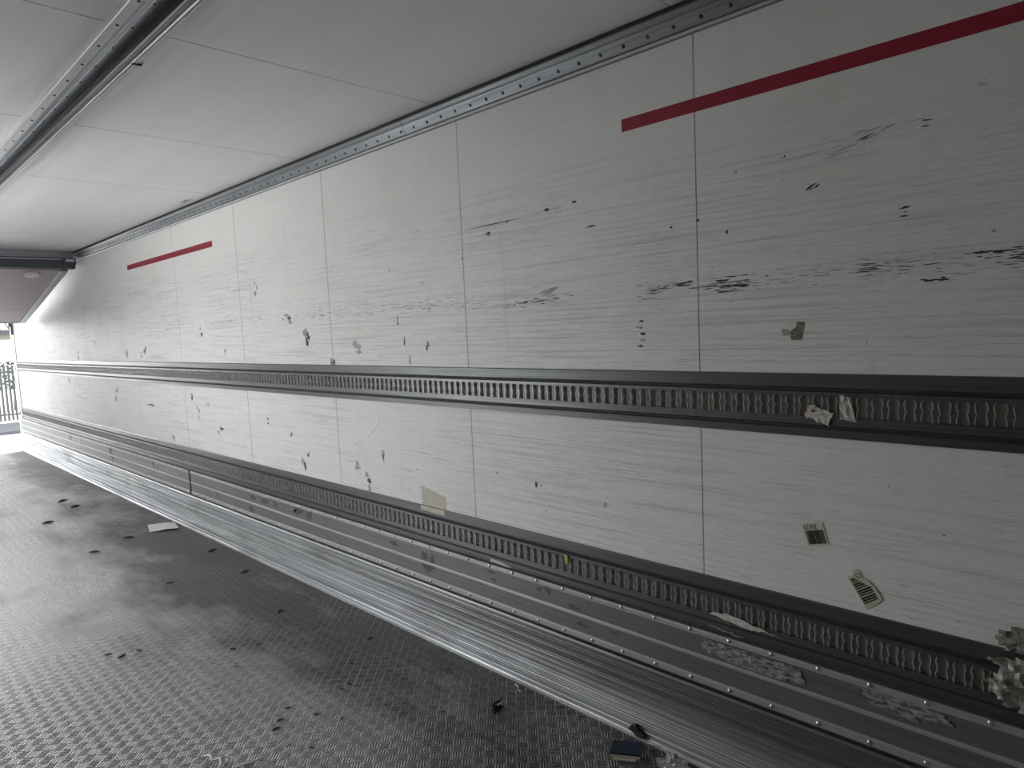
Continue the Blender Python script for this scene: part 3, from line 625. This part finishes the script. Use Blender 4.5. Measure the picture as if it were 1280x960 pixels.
def ragged(pts, x, amp, mat, name, n=26, cell=.011):
    # ragged sheet: grid clipped by polygon test
    ys_ = [q[0] for q in pts]; zs_ = [q[1] for q in pts]
    def inside(y, z):
        c = False; j = len(pts) - 1
        for i in range(len(pts)):
            if (pts[i][1] > z) != (pts[j][1] > z) and y < (pts[j][0] - pts[i][0]) * (z - pts[i][1]) / (pts[j][1] - pts[i][1]) + pts[i][0]: c = not c
            j = i
        return c
    idx = {}; vs = []; fs = []; ny = int((max(ys_) - min(ys_)) / cell) + 2; nz = int((max(zs_) - min(zs_)) / cell) + 2
    def vid(i, j):
        if (i, j) not in idx:
            rnd = random.Random(i * 7919 + j * 31 + int(cell * 1e5))
            idx[(i, j)] = len(vs); vs.append((x - abs(rnd.gauss(0, amp)) - amp * .8 * (1 + math.sin(i * .9 + j * .4)), min(ys_) + i * cell + rnd.uniform(-.25, .25) * cell, min(zs_) + j * cell + rnd.uniform(-.25, .25) * cell))
        return idx[(i, j)]
    for i in range(ny):
        for j in range(nz):
            if inside(min(ys_) + (i + .5) * cell, min(zs_) + (j + .5) * cell): fs.append((vid(i, j), vid(i + 1, j), vid(i + 1, j + 1), vid(i, j + 1)))
    N = len(vs); m_ = MB(); m_.add(vs + [(X_ + .0012, y_, z_) for X_, y_, z_ in vs], fs + [tuple(k + N for k in f[::-1]) for f in fs]); return m_
build(ragged([(.300, .735), (.262, .750), (.20, .76), (.15, .74), (.15, .66), (.30, .69), (.315, .705)], -.006, .004, '', ''), 'upper_flap', 'peeled_film', t)
build(ragged([(.325, .665), (.26, .672), (.15, .68), (.15, .50), (.20, .515), (.25, .535), (.29, .55), (.325, .572), (.335, .60), (.300, .625)], -.017, .006, '', ''), 'lower_flap', 'peeled_film', t)
crumple('torn_film', [(1.118, .556), (1.05, .572), (.88, .545), (.98, .540)], -.016, 'torn_paper', 'long thin strip of torn pale film hanging from the lower rail slots', 'film', .004)
crumple('film_strip', [(1.130, .512), (1.06, .508), (.995, .500), (1.02, .496)], -.0085, 'glue_film', 'short dull film strip on the flange below the lower rail', 'film', .002)
o = ragged([(1.135, .462), (1.06, .468), (.95, .466), (.80, .462), (.79, .418), (.88, .412), (1.0, .410), (1.11, .420), (1.14, .44)], -.0255, .0008, '', '', cell=.009)
tag(build(o, 'scraped_label', 'glue_film'), 'long scraped-off label remains on the near kick plate', 'label')
o = ragged([(.64, .47), (.44, .485), (.40, .44), (.5, .42), (.60, .43)], -.0255, .0008, '', '', cell=.009)
tag(build(o, 'scraped_label', 'glue_film'), 'faint scraped label remains further right on the near kick plate', 'label')
tag(build(MB().slab(blob(1.737, .612, .012, .022, 9, .3), -.0135, -.019), 'dirt_clump', 'yellow_bit'), 'small yellowish dirt clump caught in the lower rail', 'dirt')
tag(build(MB().slab([(2.19, .512), (2.12, .508), (2.06, .498), (2.09, .4935), (2.20, .497)], -.0072, -.0086), 'film_scrap', 'torn_paper'), 'small pale scrap stuck between lower rail and kick plate', 'film')
mb = MB(); z_ = H - .0016; mb.flatz([(-.118, 5.22), (-.126, 5.06), (-.085, 5.03), (-.077, 5.20)], z_, H - .0002); t = tag(build(mb, 'ceiling_label', 'label_white', None), 'small pale label on the ceiling beside the cove trim', 'label')
mb = MB(); mb.flatz([(-.112, 5.18), (-.116, 5.10), (-.094, 5.08), (-.090, 5.16)], z_ - .0004, z_ - .0001); build(mb, 'print_block', 'scuff_grey', t)

# ------------------------------------------------------------------ litter on the floor
def floor_sheet(name, corners, mat, label, cat, amp=.008, n=8, parent=None):
    a_, b_, c_, d_ = [Vector(q) for q in corners]; vs = []
    for i in range(n + 1):
        for j in range(n + 1):
            u, v = i / n, j / n; p = a_ * (1 - u) * (1 - v) + b_ * u * (1 - v) + c_ * u * v + d_ * (1 - u) * v
            vs.append((p.x, p.y, .002 + amp * abs(math.sin(u * 7 + v * 2)) * random.uniform(.5, 1)))
    N = len(vs); fs = []
    for i in range(n):
        for j in range(n):
            q = (i * (n + 1) + j, (i + 1) * (n + 1) + j, (i + 1) * (n + 1) + j + 1, i * (n + 1) + j + 1); fs += [q, tuple(k + N for k in q[::-1])]
    m_ = MB(); m_.add(vs + [(x_, y_, z_ - .0015) for x_, y_, z_ in vs], fs); return tag(build(m_, name, mat), label, cat)
floor_sheet('paper_sheet', [(-.293, 5.97), (-.235, 6.20), (-.055, 6.10), (-.100, 5.86)], 'white_plastic', 'folded white paper sheet lying on the floor by the skirt', 'paper', .012)
def lump(name, cx, cy_, rx, ry, h, mat, label, cat, rot=0, seed=1, z0=0.0, group=None):
    rnd = random.Random(seed); n, mrow = 12, 5; vs = []; fs = []
    for i in range(mrow + 1):
        ph = i / mrow * math.pi / 2
        for k in range(n):
            th_ = 2 * math.pi * k / n; j = 1 + rnd.uniform(-.3, .3); X_ = rx * math.cos(ph) * math.cos(th_) * j; Y_ = ry * math.cos(ph) * math.sin(th_) * j
            vs.append((cx + X_ * math.cos(rot) - Y_ * math.sin(rot), cy_ + X_ * math.sin(rot) + Y_ * math.cos(rot), z0 + h * math.sin(ph) * (1 + rnd.uniform(-.25, .25) * (i > 0))))
    for i in range(mrow):
        for k in range(n): fs.append((i * n + k, i * n + (k + 1) % n, (i + 1) * n + (k + 1) % n, (i + 1) * n + k))
    fs += [tuple(range(n))[::-1], tuple(range(mrow * n, (mrow + 1) * n))]
    m_ = MB(); m_.add(vs, fs); return tag(build(m_, name, mat), label, cat, group)
# black rubber scrap with a light end
t = lump('rubber_scrap', -.245, 1.945, .030, .013, .016, 'black_rubber', 'curled black rubber scrap on the tread floor, a light spot on top', 'debris', .1, 5)
mb = MB(); mb.tube([(-.262, 1.955, .016), (-.245, 1.958, .021), (-.225, 1.950, .022), (-.200, 1.962, .020), (-.185, 1.985, .010)], [.006, .005, .006, .004, .003], 6); build(mb, 'curl', 'black_rubber', t)
mb = MB(); mb.tube([(-.247, 1.940, .019), (-.232, 1.936, .021), (-.218, 1.940, .019)], [.003, .004, .003], 6); o = build(mb, 'light_core', 'torn_paper', t)
# blue cardboard piece
t = thing('cardboard_piece', 'dark blue folded cardboard piece with cream torn edge, near the bottom edge', 'cardboard', (-.16, 1.37, 0))
B0 = Vector((-.193, 1.418, .006)); bx_, by_ = Vector((.050, -.096, .004)), Vector((.052, .020, .012))
mb = MB(); mb.bent_box(B0, bx_, by_, Vector((0, 0, .010))); build(mb, 'blue_face', 'blue_board', t)
mb = MB(); mb.bent_box(B0 + Vector((-.004, -.004, -.005)), bx_ * .98, by_ * .35, Vector((0, 0, .006))); mb.bent_box(B0 + Vector((-.012, -.022, -.0055)), bx_ * .75, by_ * .2, Vector((0, 0, .004))); build(mb, 'torn_edge', 'cream_board', t)
# clear film ball by the skirt
def ball(name, c, r, mat, label, cat, seed, sq=.6):
    rnd = random.Random(seed); bm = bmesh.new(); bmesh.ops.create_icosphere(bm, subdivisions=3, radius=1)
    m_ = MB(); ph = [rnd.uniform(0, 6) for _ in range(6)]
    vs = []
    for v in bm.verts:
        k = 1 + .25 * math.sin(v.co.x * 7 + ph[0]) * math.sin(v.co.y * 6 + ph[1]) + .2 * math.sin(v.co.z * 9 + ph[2] + v.co.x * 4) + rnd.uniform(-.13, .13)
        vs.append((c[0] + v.co.x * r[0] * k, c[1] + v.co.y * r[1] * k, max(.001, c[2] + v.co.z * r[2] * k)))
    m_.add(vs, [tuple(v.index for v in f.verts) for f in bm.faces]); bm.free(); return tag(build(m_, name, mat), label, cat)
ball('film_ball', (-.075, 1.235, .014), (.020, .018, .016), 'torn_paper', 'small crumpled white film ball at the foot of the skirt', 'film', 3)
floor_sheet('clear_wrapper', [(-.150, 1.235), (-.115, 1.275), (-.055, 1.19), (-.10, 1.14)], 'clear_film', 'crumpled clear plastic wrapper at the bottom edge beside the skirt', 'wrapper', .022, 9)
# white torn scraps and stick bottom left
t = thing('plastic_scrap', 'twisted white torn plastic scrap on the floor, lower left', 'plastic', (-1.15, 2.49, 0))
def wp(x, y): # bottom pieces laid on the floor
    return (x, y, .006)
mb = MB(); mb.tube([(-1.180, 2.560, .005), (-1.165, 2.530, .012), (-1.172, 2.500, .010), (-1.150, 2.478, .016), (-1.160, 2.45, .010), (-1.185, 2.43, .006)], [.003, .007, .004, .008, .005, .003], 5); build(mb, 'strand', 'white_plastic', t)
mb = MB(); mb.tube([(-1.150, 2.478, .014), (-1.125, 2.470, .018), (-1.120, 2.445, .010), (-1.15, 2.42, .006)], [.006, .007, .004, .003], 5); build(mb, 'strand', 'white_plastic', t)
tag(build(MB().tube([(-1.155, 2.405, .004), (-1.10, 2.392, .005), (-1.035, 2.378, .006)], [.0028, .0035, .0028], 6), 'straw_stick', 'white_plastic'), 'thin pale stick on the floor right of the white plastic scrap', 'stick')
tag(build(MB().tube([(-.060, 1.36, .006), (-.045, 1.31, .008), (-.052, 1.27, .004)], .0016, 5), 'wire_piece', 'rivet_metal'), 'thin grey wire piece between the cardboard and the skirt', 'wire')
tag(build(MB().slab([(1.425, .045), (1.405, .052), (1.395, .036), (1.365, .030), (1.368, .012), (1.40, .008), (1.415, .020), (1.44, .026)], -.031, -.048), 'rubber_flake', 'black_rubber'), 'jagged black flake stuck to the skirt above the floor lip', 'debris')
tag(build(MB().tube([(-.065, 2.02, .002), (-.070, 1.995, .006), (-.088, 1.975, .004), (-.092, 1.955, .003)], [.0015, .0025, .002, .002], 5), 'straw_bit', 'torn_paper'), 'tiny forked straw bit on the floor close to the skirt', 'debris')
bits = [(-.451, 5.958, .05), (-.769, 7.11, .06), (-.455, 7.574, .05), (-.727, 3.349, .014), (-1.17, 3.801, .014), (-.739, 5.773, .035), (-.532, 2.591, .014), (-.575, 2.581, .011), (-.872, 2.568, .013),
        (-.807, 2.626, .012), (-.219, 2.902, .016), (-.154, 5.051, .05), (-.476, 7.967, .06), (-.754, 2.49, .013), (-.912, 2.522, .016), (-1.13, 3.72, .02), (-1.05, 3.72, .014), (-.55, 2.65, .010), (-.42, 2.75, .010),
        (-.88, 2.30, .010), (-.62, 3.3, .012), (-.35, 3.6, .02), (-.2, 4.4, .03), (-.6, 4.6, .02), (-.16, 2.35, .010), (-.30, 2.25, .008), (-.40, 2.1, .008), (-.7, 2.38, .010)]
for i, (x_, y_, r_) in enumerate(bits):
    r_ = min(r_, .012 + .004 * y_ * .9) if y_ > 3.5 else r_
    lump('dirt_clump', x_, y_, r_ * 1.15, r_ * .45, r_ * .3, 'black_rubber', 'small flattened black dirt clump on the tread floor', 'dirt', random.uniform(-1.3, .6), 40 + i, 0, 'dirt clumps scattered on the floor')

# ------------------------------------------------------------------ rear door frame
t = thing('door_frame', 'pale aluminium rear door post at the end of the right wall', 'door frame', (0, YR + .04, 0))
mb = MB(); mb.box(-.012, .11, YR + .001, YR + .09, 0, H + .1); build(mb, 'post', 'aluminium', t)
mb = MB(); mb.box(-.016, -.004, YR + .0905, YR + .10, 0, H); build(mb, 'door_seal', 'dark_seal', t)
mb = MB(); mb.box(-.035, -.013, YR + .005, YR + .05, 1.74, 1.93); mb.box(-.05, -.013, YR + .05, YR + .085, 1.86, 1.96); build(mb, 'lock_keeper', 'dark_seal', t)
mb = MB(); mb.box(-W - .11, .11, YR + .1, YR + .16, H, H + .12); mb.box(-W - .11, .11, YR + .001, YR + .1, H + .001, H + .12); struct(build(mb, 'trim_6', 'aluminium'))
mb = MB(); mb.box(-W - .11, -W + .012, YR + .001, YR + .09, 0, H); struct(build(mb, 'trim_7', 'aluminium'))
mb = MB(); mb.box(-W - .11, .11, YR + .001, YR + .14, -.18, -.004); struct(build(mb, 'trim_8', 'galvanised'))

# ------------------------------------------------------------------ the yard outside
G = -1.2
mb = MB(); mb.box(-60, 60, -20, 26.4, G - .3, G); mb.box(-60, 60, 26.4, 120, G - .3, G + .0); struct(build(mb, 'ground', 'concrete'))
mb = MB(); mb.box(-40, 40, 26.4, 29.4, G + .001, G + .10); struct(build(mb, 'kerb_strip', 'kerb'))
t = thing('steel_fence', 'grey vertical pale fence across the yard, seen through the open rear door', 'fence', (2, 30.8, G))
x_ = -3.0; pm = None
while x_ < 9.0:
    if pm is None:
        mb = MB(); mb.prism([(-.036, G + .05), (.036, G + .05), (.036, G + 2.05), (0, G + 2.13), (-.036, G + 2.05)], 30.78, 30.80)
        pm = build(mb, 'pale', 'steel_pale', t, (0, 30.8, G)); pm.location = (x_ - 2, 0, 0)
    else:
        c = pm.copy(); C.objects.link(c); c.parent = t; c.location = (x_ - 2, 0, 0)
    x_ += .125
for z in (G + .28, G + 1.86):
    mb = MB(); mb.box(-3.1, 9.1, 30.805, 30.85, z - .03, z + .03); build(mb, 'rail', 'steel_pale', t)
# clipped hedge behind the fence: rough leafy mass
mb = MB(); rnd = random.Random(4)
for _ in range(2600):
    c = Vector((rnd.uniform(-4, 14), rnd.uniform(36, 36.7), rnd.uniform(G + .9, .95))); a_ = Vector((rnd.uniform(-1, 1), rnd.uniform(-1, 1), rnd.uniform(-1, 1))).normalized() * .10; b_ = a_.orthogonal().normalized() * .06
    mb.add([c - a_, c + b_, c + a_, c - b_], [(0, 1, 2, 3)])
for k in range(24):
    mb.tube([(-4 + k * .77, 36.3, G), (-4 + k * .77 + .1, 36.35, 0.3)], .03, 5)
tag(build(mb, 'clipped_hedge', 'hedge_leaf'), 'low dark hedge beyond the steel fence', 'hedge')
t = thing('white_building', 'low white building with cream eaves and grey roof edge beyond the fence', 'building', (8, 60, G))
mb = MB(); mb.box(-10, 26, 60, 70, G, 2.10); build(mb, 'wall', 'render_white', t)
mb = MB(); mb.box(-10.1, 26.1, 59.85, 70, 2.10, 2.45); build(mb, 'eaves_board', 'cream_trim', t)
mb = MB(); mb.prism([(-10.3, 2.451), (26.3, 2.451), (26.3, 2.80), (-10.3, 2.80)], 59.6, 70.2); build(mb, 'roof', 'roof_grey', t)
def bare_tree(x, y, h, seed, label):
    rnd = random.Random(seed); t = thing('bare_tree', label, 'tree', (x, y, G), 'bare trees behind the white building')
    mb = MB(); mb.tube([(x, y, G), (x + .1, y, G + h * .3), (x, y, G + h * .55)], [.22, .17, .10], 8); build(mb, 'trunk', 'bark', t)
    mb = MB()
    def br(p, dirv, L, r, dep):
        q = p + dirv * L; mid = p + dirv * L * .5 + Vector((rnd.uniform(-.1, .1), rnd.uniform(-.1, .1), 0)) * L
        mb.tube([p, mid, q], [r, r * .8, r * .6], 4)
        if dep:
            for _ in range(3):
                dd = (dirv + Vector((rnd.uniform(-.8, .8), rnd.uniform(-.8, .8), rnd.uniform(-.2, .6)))).normalized(); br(q, dd, L * rnd.uniform(.55, .8), r * .6, dep - 1)
    for k in range(9):
        a_ = k * 2.4; br(Vector((x + .03, y, G + h * (.22 + .035 * k))), Vector((math.cos(a_) * .8, math.sin(a_) * .8, .75)).normalized(), h * .2, .07, 4)
    build(mb, 'branches', 'twig', t)
bare_tree(10.4, 77, 10, 3, 'leafless tree standing behind the white building'); bare_tree(-4.0, 84, 9, 8, 'leafless tree standing behind the white building')
